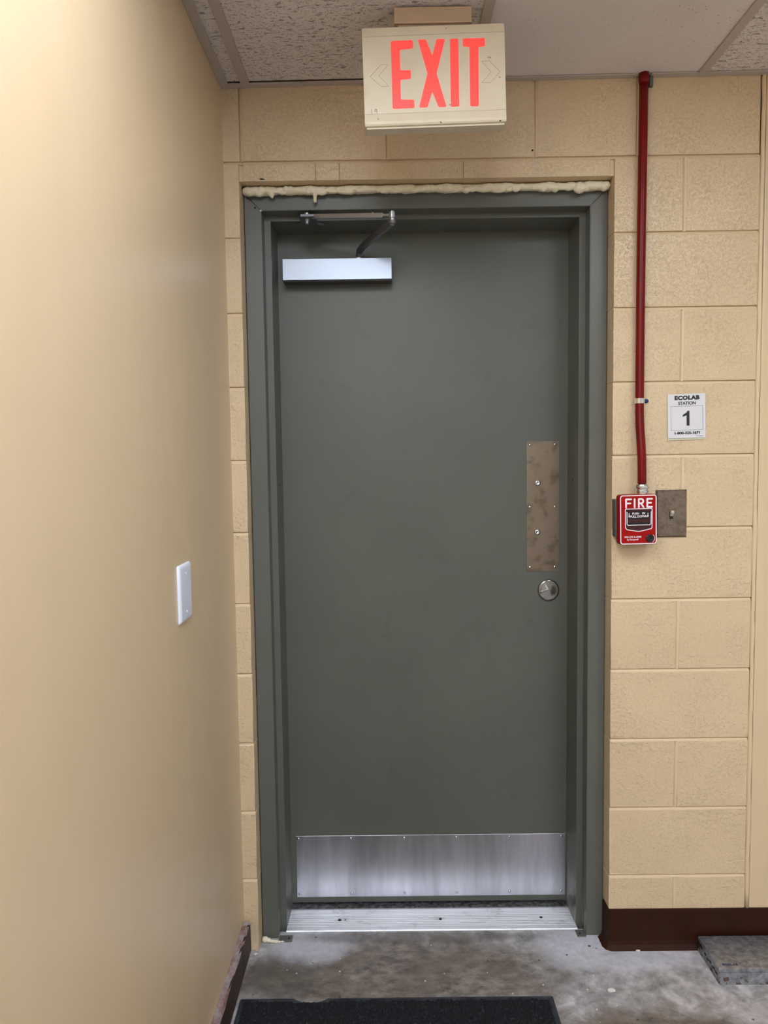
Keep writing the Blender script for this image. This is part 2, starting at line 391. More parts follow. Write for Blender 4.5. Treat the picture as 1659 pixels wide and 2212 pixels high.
def screw(name, c, r, m, parent, h=.0018, n=12, slot=True, axis=1, sgn=-1):
    bm = bmesh.new()
    prof = [(r, 0), (r*.95, sgn*h*.45), (r*.6, sgn*h*.85), (r*.12, sgn*h)]
    lathe(bm, prof, (0, 0, 0), axis, n)
    o = link(name, bm, m, parent, smooth=True); o.location = c
    return o

# ---------------------------------------------------------------- setting : back wall of painted block
ZF = -.012
XC, XL, XR, XP = -.054, -.0125, 1.0125, 1.409
wall_back = empty('wall_back', (0, 0, 0), kind='structure')
G = .0042      # half joint
def block(x0, x1, z0, z1, y0=0.0, y1=.19, gl=G, gr=G, gb=G, gt=G, jit=1):
    bm = bmesh.new()
    a = [x0+gl, x1-gr, z0+gb, z1-gt]
    nx = max(2, int((a[1]-a[0])/.03)); nz = max(2, int((a[3]-a[2])/.025))
    box(bm, a[0], a[1], y0, y1, a[2], a[3])
    es = [e for e in bm.edges if all(abs(v.co.y-y0) < 1e-6 for v in e.verts)]
    bmesh.ops.bevel(bm, geom=es, offset=.0022, segments=3, profile=.5, affect='EDGES')
    dy = random.uniform(-.0006, .0006)*jit
    for v in bm.verts: v.co.y += dy
    o = link('concrete_block', bm, M_BLOCK, wall_back)
    for p in o.data.polygons: p.use_smooth = p.area < .0015
    return o
C8 = .2032
# left jamb blocks
zs = [ZF]+[C8*i for i in range(1, 12)]
for i in range(11):
    block(XC-.05, XL, zs[i], zs[i+1], gr=0, gb=0 if i == 0 else G)
# right of the door
for i in range(11):
    z0, z1 = zs[i], zs[i+1]
    if i % 2 == 0:
        j = {10: 1.2035, 8: 1.2025, 6: 1.2085, 4: 1.2010, 2: 1.2015, 0: 1.2015}[i]
        block(XR, j, z0, z1, gl=0, gb=0 if i == 0 else G); block(j, XP, z0, z1, gr=.001, gb=0 if i == 0 else G)
    else: block(XR, XP, z0, z1, gl=0, gr=.001)
# header course above the lintel
zt = 2.48
for a, b in ((XC-.05, -.005), (-.005, .394), (.394, .798), (.798, 1.075), (1.075, XP)):
    block(a, b, zs[11], zt, gt=0)
# lintel blocks (soap course) over the opening
for a, b in ((-.004, .197), (.197, .262), (.262, .60), (.60, 1.004)):
    block(a, b, 2.1855, zs[11], gb=0, gl=.0002 if a > 0 else .003, gr=.0002 if b < 1 else .003)
# weathered mortar joints : each slopes from a recessed top (or left) edge to a nearly flush lower (or right) edge
def hjoint(x0, x1, z):
    n = max(2, int((x1-x0)/.03)); bm = bmesh.new(); rows = []
    for i in range(n+1):
        x = x0+(x1-x0)*i/n; j = random.uniform(-.0004, .0004)
        rows.append([bm.verts.new((x, .0088, z+G+.0012)), bm.verts.new((x, .0062+j, z+G-.0005)), bm.verts.new((x, .0022+j, z-.0012)), bm.verts.new((x, .0010+j, z-G-.0004)), bm.verts.new((x, .0088, z-G-.0006))])
    for a_, b_ in zip(rows, rows[1:]):
        for k in range(4): bm.faces.new((a_[k], a_[k+1], b_[k+1], b_[k]))
    link('mortar_joint', bm, M_MORTAR, wall_back, smooth=False)
def vjoint(x, z0, z1):
    bm = bmesh.new(); rows = []
    n = 7
    for i in range(n+1):
        z = z0+(z1-z0)*i/n; j = random.uniform(-.0004, .0004)
        rows.append([bm.verts.new((x-G-.0006, .0088, z)), bm.verts.new((x-G+.0004, .0060+j, z)), bm.verts.new((x+.0006, .0022+j, z)), bm.verts.new((x+G+.0004, .0010+j, z)), bm.verts.new((x+G+.0006, .0088, z))])
    for a_, b_ in zip(rows, rows[1:]):
        for k in range(4): bm.faces.new((a_[k], a_[k+1], b_[k+1], b_[k]))
    link('mortar_joint', bm, M_MORTAR, wall_back, smooth=False)
for i in range(1, 12):
    hjoint(XC-.01, XL-.001 if i < 11 else XP-.002, zs[i])
    if i < 11: hjoint(XR+.001, XP-.002, zs[i])
for i, j in ((10, 1.2035), (8, 1.2025), (6, 1.2085), (4, 1.2010), (2, 1.2015), (0, 1.2015)): vjoint(j, zs[i]+.003, zs[i+1]-.003)
for j in (-.005, .394, .798, 1.075): vjoint(j, zs[11]+.003, zt)
# mortar backing, recessed
bm = bmesh.new(); ym = .0080
box(bm, XC-.05, XL-.001, ym, .185, ZF, zt-.001)
box(bm, XR+.001, XP, ym, .185, ZF, zt-.001)
box(bm, XL-.001, XR+.001, ym, .185, 2.188, zt-.001)
link('mortar', bm, M_MORTAR, wall_back)
# mortar bead against the pier and smooth pier / wall to the right
bm = bmesh.new(); pts = []
for k in range(48):
    z = ZF+.1185+(zt-ZF-.1185)*k/47; pts.append((1.4135+random.uniform(-.0009, .0009), .0005, z))
tube(bm, pts, [.0062+random.uniform(-.0008, .0008) for _ in pts], 10)
link('caulk_bead', bm, M_MORTAR, wall_back, smooth=True)
bm = bx(1.4205, 3.2, -.001, .19, ZF, zt, bev=.003); link('smooth_pier', bm, M_WALL, wall_back)
bm = bmesh.new()
box(bm, XC-.05, XL-.0005, .19, .40, ZF-.05, zt); box(bm, XR+.0005, 3.2, .19, .40, ZF-.05, zt); box(bm, XL-.0005, XR+.0005, .235, .40, 2.17, zt)
link('masonry_core', bm, M_DARK, wall_back)
# tiny screw hole with a pale drip
bm = bmesh.new(); lathe(bm, [(.0026, -.0016), (.0018, -.0020)], (.7883, 0, 2.2556), 1, 10)
link('screw_hole', bm, M_DARK, wall_back)
bm = bmesh.new(); tube(bm, [(.7885, -.0006, 2.253), (.7905, -.0008, 2.22), (.791, -.0006, 2.192)], .0007, 6)
link('paint_drip', bm, M_PLASTER, wall_back)
bm = bmesh.new(); tube(bm, [(.043, -.0003, 2.190), (.050, -.0007, 2.191), (.058, -.0003, 2.1895)], [.0006, .0024, .0008], 7)
link('chipped_spot', bm, M_DARK, wall_back)

# side walls, rear wall, floor, ceiling
wall_left = link('wall_left', bx(XC-.15, XC, -6.0, .0, ZF, 2.50), M_WALL, kind='structure')
wall_right = link('wall_right', bx(2.7, 2.85, -6.0, .19, ZF, 2.50), M_WALLW, kind='structure')
wall_front = link('wall_front', bx(XC-.15, 2.85, -6.15, -6.0, ZF, 2.50), M_WALLW, kind='structure')
bm = bmesh.new(); box(bm, XC-.15, 2.85, -6.15, .086, ZF-.1, ZF); box(bm, XL-.02, XR+.02, .086, .45, ZF-.14, ZF-.034)
floor = link('floor', bm, M_FLOOR, kind='structure')

ceiling = empty('ceiling', (0, 0, 2.432), (0, -.0070, 0), kind='structure')
T_ = [.0145, .6255, 1.2395, 1.8505, 2.46]
tw = .012
cells_y = [-6.1, -4.65, -3.43, -2.21, -.99, -.0]
cols = [XC]+T_+[2.72]
for i in range(len(cols)-1):
    for j in range(len(cells_y)-1):
        y0, y1 = cells_y[j], cells_y[j+1]
        if (i, y0) in ((1, -2.21), (1, -4.65), (3, -2.21)): continue
        mm = M_TILEP if i == 2 and j == 4 else M_TILEF
        ye = y1-.002 if j < 4 or i > 1 else -.0262
        bm = bx(cols[i]+.002, cols[i+1]-.002, y0+.002, ye, .0045, .018)
        link('ceiling_tile', bm, mm, ceiling)
for k, x in enumerate(T_):
    bm = bx(x-tw, x+tw, -6.0, -.001, 0, .0035, bev=.0008, seg=1); box(bm, x-.002, x+.002, -6.0, -.001, .0035, .04)
    link('grid_bar', bm, M_GRID, ceiling)
for y in cells_y[1:-1]:
    for i in range(len(cols)-1):
        a = cols[i]+(tw if i else .0); b = cols[i+1]-tw
        link('grid_bar', bx(a, b, y-tw, y+tw, 0.0002, .0035), M_GRID, ceiling)
link('wall_angle', bx(XC+.0002, XC+.0225, -6.0, -.0005, -.0022, .0032, bev=.0006, seg=1), M_GRID, ceiling)
link('wall_angle', bx(XC+.0225, .172, -.0225, -.0006, -.0016, .0026, bev=.0006, seg=1), M_GRID, ceiling)
link('wall_angle', bx(.172, 1.062, -.0210, -.0006, .0002, .0036, bev=.0006, seg=1), M_GRID, ceiling)
link('wall_angle', bx(1.103, 2.72, -.0225, -.0012, .0004, .0036, bev=.0006, seg=1), M_GRID, ceiling)
bm = bx(1.101, 1.110, -.012, -.001, -.026, .001); link('bent_tab', bm, M_GREYBOX, ceiling)
link('ceiling_deck', bx(XC-.1, 2.8, -6.1, .18, .075, .10), M_DARK, ceiling)
# troffers : the nearest is real, the other two are added, unseen fill lights
def troffer(x0, x1, y0, y1, em, label):
    zc = 2.432+.007*(x0+x1)/2
    t = empty('ceiling_light', ((x0+x1)/2, (y0+y1)/2, zc), label=label, category='light')
    hx, hy = (x1-x0)/2-tw-.001, (y1-y0)/2-tw-.001
    bm = bmesh.new()
    for a in ((-hx, hx, -hy, -hy+.02), (-hx, hx, hy-.02, hy), (-hx, -hx+.02, -hy+.02, hy-.02), (hx-.02, hx, -hy+.02, hy-.02)):
        box(bm, a[0], a[1], a[2], a[3], .004, .05)
    link('light_frame', bm, M_GRID, t)
    link('diffuser', bx(-hx+.021, hx-.021, -hy+.021, hy-.021, .007, .011), em, t)
troffer(T_[0], T_[1], -2.21, -.99, M_EMIT, 'recessed fluorescent ceiling light nearest the grey door')
troffer(T_[0], T_[1], -4.65, -3.43, M_FILL2, 'added fill light, unseen, in the ceiling farther back along the left wall')  # added out of view as overall fill
troffer(T_[2], T_[3], -2.21, -.99, M_FILL3, 'added fill light, unseen, in the ceiling on the right side of the room')  # added out of view to brighten the right wall from above

# baseboards
bm = bmesh.new()
prof = [(.0, ZF+.1175), (-.0035, ZF+.1175), (-.0045, ZF+.112), (-.0045, ZF+.022), (-.007, ZF+.012), (-.012, ZF+.004), (-.018, ZF), (.0, ZF)]
# front run
rings = []
path = [((XR+.0005, .05), (-1, 0)), ((XR+.0005, .004), (-1, 0)), ((XR+.002, .001), (-.7, -.7)), ((XR+.004, -.0008), (0, -1)), ((2.7, -.0012), (0, -1))]
for (px, py), (dx, dy) in path:
    rings.append([bm.verts.new((px+dx*(-d), py+dy*(-d), z)) for d, z in prof])
for A, Bv in zip(rings, rings[1:]):
    n = len(A)
    for i in range(n): bm.faces.new((A[i], A[(i+1) % n], Bv[(i+1) % n], Bv[i]))
bm.faces.new(rings[0]); bm.faces.new(rings[-1][::-1])
link('baseboard_back', bm, M_VINYL, kind='structure')
bm = bmesh.new(); rings = []
for k in range(60):
    y = -.014-5.9*(k/59)**2.2
    j = lambda s: random.uniform(-s, s) if k < 40 else 0
    w_ = .0195; rings.append([bm.verts.new(p) for p in ((XC+.0002, y, ZF), (XC+w_-.002, y, ZF), (XC+w_+j(.001)+.002*math.exp(-k), y, .0), (XC+w_+j(.0012), y, .080+j(.001)), (XC+w_-.004, y, .0855+j(.0015)), (XC+.0002, y, .087+j(.001)))])
for A, Bv in zip(rings, rings[1:]):
    for i in range(6): bm.faces.new((A[i], A[(i+1) % 6], Bv[(i+1) % 6], Bv[i]))
bm.faces.new(rings[0]); bm.faces.new(rings[-1][::-1])
link('baseboard_left', bm, M_VINYLD, kind='structure')

# ---------------------------------------------------------------- door
door = empty('door_1', (.5, .235, ZF), kind='structure')
def dl(o):   # children are modelled in world coordinates
    o.matrix_parent_inverse = Matrix.Translation((-.5, -.235, -ZF)); return o
YF, YS, YD = .055, .104, .235
XI0, XI1, SI0, SI1 = .0375, .9615, .0555, .9440
ZH, ZS, ZO = 2.125, 2.111, 2.1730
# jamb : outline in x,y, extruded in z
def jamb(s):
    o = XL+.0028 if s < 0 else XR-.0028
    i, st = (XI0, SI0) if s < 0 else (XI1, SI1)
    e = -s*.0025
    pts = [(o, YF), (i-e*0, YF), (i, YF+.001), (i, YS), (st, YS), (st, YD+.001), (i, YD+.001), (i, YD+.05), (o, YD+.05)]
    return pts
fr = dl(link('door_frame', bmesh.new(), M_FRAME, door))
def fchild(o): o.matrix_parent_inverse = Matrix.Translation((-.5, -.235, -ZF)); return o
for s in (-1, 1):
    bm = bmesh.new(); o = XL+.0028 if s < 0 else XR-.0028; i, st = (XI0, SI0) if s < 0 else (XI1, SI1)
    # face with mitred top
    pts = [(o, ZF), (i, ZF), (i, ZH), (o, ZH+abs(i-o))]
    prism(bm, pts, 1, YF, YS)
    pts = [(i, YS), (st, YS), (st, YD+.001), (i, YD+.001)] if s < 0 else [(i, YS), (i, YD+.001), (st, YD+.001), (st, YS)]
    prism(bm, [(min(o, st), YS), (max(o, st), YS), (max(o, st), YD+.0005), (min(o, st), YD+.0005)], 2, ZF-.03, ZS)
    prism(bm, [(min(o, i), YD+.0005), (max(o, i), YD+.0005), (max(o, i), YD+.06), (min(o, i), YD+.06)], 2, ZF-.03, ZH)
    bmesh.ops.bevel(bm, geom=[e for e in bm.edges if abs((e.verts[0].co-e.verts[1].co).normalized().z) > .99], offset=.0012, segments=2, affect='EDGES')
    dl(link('door_jamb', bm, M_FRAME, door))
bm = bmesh.new(); o0, o1 = XL+.0028, XR-.0028
g = .0008
prism(bm, [(XI0+g, ZH), (XI1-g, ZH), (o1+g*0-.0005, ZH+(o1-XI1)-.0005+g), (o0+.0005, ZH+(XI0-o0)-.0005+g)], 1, YF, YS)
box(bm, XI0, XI1, YS, YD+.0005, ZS, ZH+.03)
box(bm, XI0, XI1, YD+.0005, YD+.06, ZH-.001, ZH+.03)
bmesh.ops.bevel(bm, geom=[e for e in bm.edges if abs((e.verts[0].co-e.verts[1].co).normalized().x) > .99], offset=.0012, segments=2, affect='EDGES')
dl(link('door_head', bm, M_FRAME, door))
bpy.data.objects.remove(fr)
# the small gap lines of the mitres
for s in (-1, 1):
    bm = bmesh.new(); a = (XI0, ZH) if s < 0 else (XI1, ZH); b = (o0+.006, ZH+.040) if s < 0 else (o1-.006, ZH+.040)
    stroke(bm, [a, b], .0012 if s < 0 else .0009, YF-.0003, YF+.002); dl(link('mitre_gap', bm, M_DARK, door))
bm = bmesh.new(); lathe(bm, [(.003, 0), (.0028, -.0006)], (.0200, YF, 2.1335), 1, 12); dl(link('frame_hole', bm, M_DARK, door))
bm = bmesh.new(); box(bm, .0345, .0385, YF-.0012, YF, 2.1225, 2.1275, bev=.0008); dl(link('weld_spot', bm, M_PLASTER, door))
# anchor tabs and frame screws
bm = bx(.0395, .079, .036, .062, ZF, ZF+.0045, bev=.0006, seg=1); tb = dl(link('anchor_tab', bm, M_GREYBOX, door))
bm = bmesh.new(); lathe(bm, [(.0035, ZF+.0045), (.003, ZF+.0052)], (.069, .048, 0), 2, 12); dl(link('anchor_screw', bm, M_DARK, door))
bm = bx(.934, .9610, .046, .078, ZF, ZF+.0028, bev=.0006, seg=1); dl(link('anchor_tab', bm, M_GREYBOX, door))
bm = bmesh.new(); lathe(bm, [(.0035, ZF+.0028), (.003, ZF+.0036)], (.944, .060, 0), 2, 12); dl(link('anchor_screw', bm, M_DARK, door))
for x, z, y in ((SI1, 1.352, .168), (SI1, .737, .146), (SI1, .1275, .125), (SI0, 1.35, .17), (SI0, .74, .16)):
    s = -1 if x > .5 else 1
    bm = bmesh.new(); lathe(bm, [(.004, 0), (.0032, s*.0008), (.001, s*.0004)], (x, y, z), 0, 10)
    dl(link('frame_screw', bm, M_DARK if z > 1 else M_ARMD, door, smooth=True))
leaf = dl(link('door_leaf', bx(.052, .948, YD, YD+.044, -.0125, 2.1175, bev=.0015), M_DOOR, door))
# children of door : kick plate etc
def sub(o, p):
    o.parent = p
    o.matrix_parent_inverse = Matrix.Identity(4)
    return o
bm = bx(.0715, .9410, YD-.0015, YD, .0065, .2120, bev=.0005, seg=1)
kick = dl(link('kick_plate', bm, M_KICK, door))
sc0 = None
for x, zt_, zb_ in ((.0798, .2030, .0190), (.2491, .2030, .0192), (.4213, .2030, .0195), (.5903, .2033, .0200), (.7607, .2033, .0203), (.9280, .2036, .0205)):
    for z in (zt_, zb_):
        if sc0 is None:
            bm = bmesh.new(); lathe(bm, [(.0042, 0), (.0040, -.0012), (.0026, -.0024), (.0006, -.0028)], n=12)
            sc0 = link('screw', bm, M_CHROME, None, smooth=True); o = sc0
        else: o = sc0.copy(); COL.objects.link(o)
        o.parent = kick; o.location = (x, YD-.0015, z)
bm = pr(rrect(.8160, .9172, 1.0655, 1.4735, .0012, 2), 1, YD-.0018, YD)
push = dl(link('push_plate', bm, M_PUSH, door))
for x, z in ((.8262, 1.4622), (.9038, 1.4626), (.8262, 1.2689), (.9041, 1.2693), (.8264, 1.0791), (.9047, 1.0796)):
    o = sc0.copy(); COL.objects.link(o); o.parent = push; o.location = (x, YD-.0018, z)
b0 = None
for x, z in ((.8505, 1.3439), (.8493, 1.1900)):
    if b0 is None:
        bm = bmesh.new(); lathe(bm, [(.0098, 0), (.0096, -.0020), (.0075, -.0045), (.0040, -.0058), (.0034, -.0045), (.0008, -.0044)], n=20)
        b0 = link('through_bolt', bm, M_CHROME, push, smooth=True); o = b0
    else: o = b0.copy(); COL.objects.link(o); o.parent = push
    o.location = (x, YD-.0018, z)
# round thumb-turn rose
lk = empty('deadbolt', (.8850-.5, 0, 1.0063-ZF)); lk.parent = door
bm = bmesh.new()
lathe(bm, [(.0335, 0), (.0335, .004), (.0322, .0070), (.0290, .0080), (.0275, .0078), (.0150, .0100), (.0006, .0125)], axis=2, n=48)
ro = link('rose', bm, M_SATIN, lk, smooth=True); ro.rotation_euler = (math.pi/2, 0, 0)
bm = bmesh.new(); prism(bm, [(-.0275, -.0105), (.000, -.0005), (.0025, .0035), (-.003, .0055), (-.024, -.0035)], 2, .009, .0155)
bmesh.ops.bevel(bm, geom=bm.edges[:], offset=.0008, segments=2, affect='EDGES')
tt = link('thumb_turn', bm, M_SATIN, lk, smooth=False); tt.rotation_euler = (math.pi/2, 0, 0)
# scuffs on the leaf
for x, z, l, a in ((.345, .741, .016, 1.1), (.80, 1.28, .010, .6), (.725, 1.30, .008, .9)):
    bm = bmesh.new(); stroke(bm, [(x, z), (x+l*math.cos(a), z-l*math.sin(a))], .0012, YD-.0002, YD+.0002); dl(link('scuff_mark', bm, M_ARMD, door))

# threshold : grooved saddle, slightly falling outwards
t = empty('door_threshold', (.5, .082, -.0100), (math.radians(-4.7), 0, 0), label='grooved aluminium threshold under the grey door, lying on the concrete floor', category='threshold')
prof = [(0, -.004), (0, -.0005)]
y = 0.0; top = .0022
prof += [(.002, top)]
gro = [(.010, .0), (.014, 1), (.022, 0), (.024, 1), (.030, 0), (.033, 1), (.040, 0), (.042, 1), (.048, 0), (.051, 1), (.054, 0), (.057, 1), (.064, 0), (.066, 1), (.073, 0), (.076, 1), (.083, 0), (.085, 1), (.088, 0), (.093, 1), (.096, 0), (.099, 1), (.104, 0), (.106, 1), (.109, 0), (.116, 2), (.121, 2), (.124, 0)]
for yy, k in gro:
    prof.append((yy, [top-.0002, top+.0007, top+.0018][int(k)])); prof.append((yy+.0018, [top-.0002, top+.0007, top+.0018][int(k)]))
prof += [(.150, top-.001), (.185, top-.003), (.185, -.004)]
bm = pr(prof, 0, .0560-.5, .9435-.5)
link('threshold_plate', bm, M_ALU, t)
for px_, py_, r in ((.2150, .058, .0058), (.2325, .058, .0028), (.5300, .058, .0052), (.8450, .062, .0050)):
    bm = bmesh.new(); lathe(bm, [(r, .0030), (r*.85, .0040)], (0, 0, 0), 2, 14)
    o = link('countersunk_screw', bm, M_DARK, t); o.location = (px_-.5, py_, 0)

# ---------------------------------------------------------------- door closer (fixed to leaf and head)
cl = empty('door_closer', (.24, YD, 1.9585), label='surface-mounted silver door closer with folding arm at the top left of the grey door', category='door closer')
def cw(o): o.matrix_parent_inverse = Matrix.Translation((-.24, -YD, -1.9585)); return o
x0, x1 = .0775, .4035
bm = bmesh.new()
prism(bm, [(YD, 2.0150), (.1760, 2.0195), (.1752, 2.0228), (.1752, 1.9608), (.1790, 1.9560), (.1880, 1.9575), (YD, 1.9600)][1:]+[(YD, 2.0195)], 0, x0, x1)
bmesh.ops.bevel(bm, geom=[e for e in bm.edges if abs((e.verts[0].co-e.verts[1].co).normalized().x) > .99], offset=.0008, segments=1, affect='EDGES')
cw(link('closer_cover', bm, M_CLOSERD, cl))
cw(link('closer_faceplate', pr(rrect(x0+.0008, x1-.0008, 1.9615, 2.0222, .001, 2), 1, .1745, .1753), M_CLOSER, cl))
bm = bmesh.new(); px_, py_ = .3030, .2050
lathe(bm, [(.0165, 2.0190), (.0165, 2.0240), (.0130, 2.0250), (.0130, 2.0300), (.006, 2.0310)], (px_, py_, 0), 2, 24)
cw(link('pinion', bm, M_ARM, cl, smooth=False))
# main arm : flat bar rising from the pinion then running forward to the elbow
EL = Vector((.4045, -.0350, 2.0700))
a0 = Vector((px_, py_, 2.026)); a1 = Vector((px_+.003, py_-.012, 2.046)); a2 = Vector((px_+.018, py_-.045, 2.0545))
def bar(bm, pts, wd, th):
    rings = []
    for i, p in enumerate(pts):
        t_ = (pts[min(i+1, len(pts)-1)]-pts[max(i-1, 0)]).normalized()
        h = Vector((t_.x, t_.y, 0)).normalized() if Vector((t_.x, t_.y, 0)).length > .01 else Vector((.4, -.9, 0))
        s_ = h.cross(Vector((0, 0, 1))); n_ = s_.cross(t_).normalized()
        rings.append([bm.verts.new(p+s_*a*wd[i]/2+n_*b*th/2) for a, b in ((-1, -1), (1, -1), (1, 1), (-1, 1))])
    for A, Bv in zip(rings, rings[1:]):
        for i in range(4): bm.faces.new((A[i], A[(i+1) % 4], Bv[(i+1) % 4], Bv[i]))
    bm.faces.new(rings[0]); bm.faces.new(rings[-1][::-1])
    bmesh.ops.bevel(bm, geom=bm.edges[:], offset=.0012, segments=2, affect='EDGES')
    return bm
bm = bmesh.new(); bar(bm, [a0, a1, a2, EL-Vector((0, 0, .009))], [.013, .013, .013, .012], .0185)
lathe(bm, [(.0098, -.0035), (.0105, -.001), (.0105, .003), (.009, .0045)], EL-Vector((0, 0, .010)), 2, 18)
cw(link('main_arm', bm, M_ARMD, cl))
d_ = (EL-Vector((0, 0, .009))-a2); mid_ = a2+d_*.50
bm = bmesh.new(); box(bm, -.010, .010, -.0045, .0045, -.0040, -.0030)
o = cw(link('arm_slot', bm, M_ARM, cl)); o.location = mid_; o.rotation_euler = (0, 0, math.atan2(d_.y, d_.x))
bm = bmesh.new()
lathe(bm, [(.0085, -.014), (.0095, -.012), (.0095, -.005), (.0070, -.004), (.0070, .0), (.0090, .001), (.0090, .0155), (.0060, .0165), (.0060, .019), (.001, .020)], EL, 2, 20)
cw(link('elbow_joint', bm, M_ARM, cl, smooth=False))
BR = Vector((.1640, .0700, 2.1110)); e2 = EL+Vector((0, 0, .008))
dr = (BR-e2).normalized()
bm = bmesh.new(); bar(bm, [e2+dr*.008, e2+dr*.030], [.010, .0075], .007)
tube(bm, [e2+dr*.026, e2+dr*.034], .0055, 10)
cw(link('rod_clevis', bm, M_ARM, cl))
bm = bmesh.new(); bar(bm, [e2+dr*.026, BR-dr*.020], [.0105, .0105], .0125)
cw(link('forearm_rod', bm, M_ARM, cl))
bm = bmesh.new(); q = e2+dr*.058; lathe(bm, [(.0045, .003), (.0045, .0075), (.003, .0090)], q, 2, 12); cw(link('adjusting_screw', bm, M_ARM, cl, smooth=True))
bm = bmesh.new(); bar(bm, [BR-dr*.026, BR], [.011, .014], .009)
lathe(bm, [(.0075, -.012), (.0085, -.010), (.0085, .0095), (.0065, .0108)], BR, 2, 16)
lathe(bm, [(.0048, -.020), (.0055, -.018), (.0055, -.012)], BR, 2, 12)
cw(link('shoe_pivot', bm, M_ARM, cl))
# shoe plate under the head soffit
bm = bmesh.new()
prism(bm, [(.1500, .048), (.1850, .048), (.1900, .060), (.1900, .118), (.2080, .128), (.2080, .158), (.1250, .158), (.1250, .128), (.1430, .118), (.1430, .060)], 2, ZS-.0065, ZS)
bmesh.ops.bevel(bm, geom=[e for e in bm.edges if abs((e.verts[0].co-e.verts[1].co).normalized().z) < .1], offset=.001, segments=1, affect='EDGES')
cw(link('shoe_plate', bm, M_ARMD, cl))
bm = bmesh.new(); box(bm, .149, .186, .0440, .0490, ZS-.0068, ZS-.0010); cw(link('shoe_lip', bm, M_ARMD, cl))

# ---------------------------------------------------------------- expanding foam
def foam_mesh(name, balls, m, vox=.0022, **props):
    bm = bmesh.new()
    for (c, r, s) in balls:
        g_ = bmesh.ops.create_icosphere(bm, subdivisions=2, radius=r)
        for v in g_['verts']: v.co = Vector((v.co.x*s[0], v.co.y*s[1], v.co.z*s[2]))+Vector(c)
    o = link(name, bm, m, None, smooth=True, **props)
    md = o.modifiers.new('remesh', 'REMESH'); md.mode = 'VOXEL'; md.voxel_size = vox; md.use_smooth_shade = True
    ms = o.modifiers.new('smooth', 'SMOOTH'); ms.factor = .5; ms.iterations = 3
    dg = bpy.context.evaluated_depsgraph_get(); me = bpy.data.meshes.new_from_object(o.evaluated_get(dg))
    o.modifiers.clear(); old = o.data; o.data = me; bpy.data.meshes.remove(old); me.name = name
    for p in me.polygons: p.use_smooth = True
    return o
balls = []
x = -.001
rnd = random.Random(3)
for q in range(75):
    bx_ = rnd.uniform(.0, 1.0); balls.append(((bx_, .031+rnd.uniform(-.002, .003), 2.1655+rnd.uniform(-.002, .009)), rnd.uniform(.0050, .0095), (rnd.uniform(1, 2.4), 1, rnd.uniform(.7, 1.1))))
while x < 1.003:
    left = max(0, 1-x/.22); right = max(0, (x-.62)/.38)
    r = .0112+rnd.uniform(-.0006, .0006)+.0016*left*rnd.random()+.0013*right*rnd.random()
    r *= (1+.12*math.sin(x*47)+.07*math.sin(x*113+1)+rnd.uniform(-.08, .08))
    balls.append(((x, .040+rnd.uniform(-.002, .002), 2.1728-.0006*left), r, (1.0, 1.3, .98)))
    balls.append(((x, .048, 2.179), .0085, (1, 1.3, .8)))
    x += .0055
for c, r, s in (((.012, .034, 2.1690), .0125, (1.3, 1, .95)), ((.036, .034, 2.1655), .0110, (1.3, 1, 1)), ((.070, .034, 2.1640), .0095, (1.2, 1, 1)), ((.072, .035, 2.1570), .0050, (1, 1, 1.2)), ((.112, .033, 2.1740), .0110, (.8, 1, 1)), ((.165, .033, 2.170), .010, (2.2, 1, 1)),
                ((.1915, .034, 2.1600), .0075, (1, 1, 1.2)), ((.1915, .034, 2.1510), .0055, (1, 1, 1.4)), ((.1915, .034, 2.1435), .0062, (.95, 1, 1.2)), ((.2100, .034, 2.1650), .0085, (2, 1, 1)), ((.283, .034, 2.1655), .0095, (2, 1, .8)),
                ((.380, .034, 2.1635), .0048, (1.6, 1, 1)), ((.66, .034, 2.1680), .0105, (1.8, 1, 1)), ((.7, .036, 2.1640), .0075, (3, 1, 1)), ((.825, .034, 2.1670), .0100, (1, 1, 1.1)), ((.858, .034, 2.1655), .0105, (1, 1, 1)),
                ((.9250, .030, 2.1655), .0165, (1.15, .9, 1.0)), ((.9430, .032, 2.1680), .0130, (1, 1, 1)), ((.895, .034, 2.1690), .0110, (1.3, 1, 1)), ((.970, .034, 2.170), .0115, (1.2, 1, 1)), ((.993, .034, 2.1680), .0115, (1, 1, 1.1))):
    balls.append((c, r, s))
foam_mesh('spray_foam', balls, M_FOAM, label='long lumpy bead of cream spray foam filling the gap above the door frame', category='spray foam')
balls = [((-.001, .038, ZF+.0080), .0095, (1.05, 1, 1)), ((.010, .037, ZF+.0060), .0075, (1, 1, 1)), ((.020, .035, ZF+.0045), .0055, (1.4, 1, .9)), ((.031, .033, ZF+.0045), .0060, (1.3, 1, .9)), ((.041, .034, ZF+.003), .0042, (1.3, 1, .8)), ((.051, .036, ZF+.0022), .003, (2, .8, .8))]
foam_mesh('spray_foam', balls, M_FOAM, .0013, label='small cream blob of spray foam at the foot of the left door jamb', category='spray foam')

# ---------------------------------------------------------------- exit sign
BLx, BLz = .3430, 2.1675
es = empty('exit_sign', (.4995, -.335, 2.430), label='cream exit sign with red letters hanging from the ceiling above the grey door', category='exit sign')
eb = empty('sign_origin'); bpy.data.objects.remove(eb)
SW, SH = .3172, .2145
Ms = Matrix.Translation((-.4995, .335, -2.430)) @ Matrix.Translation((BLx, -.360, BLz)) @ Matrix.Rotation(math.radians(-1.15), 4, 'Y')
def ew(o): o.matrix_parent_inverse = Ms; return o
prof = [(.0020, 0), (-.0015, .0008), (-.0038, .0040), (-.0036, .010), (0, .0275), (0, .1945), (.0030, SH), (.040, SH), (.040, 0)]
bm = pr(prof, 0, 0, SW)
bmesh.ops.bevel(bm, geom=[e for e in bm.edges if all(abs(v.co.x-e.verts[0].co.x) < 1e-6 for v in e.verts)], offset=.0010, segments=2, affect='EDGES')
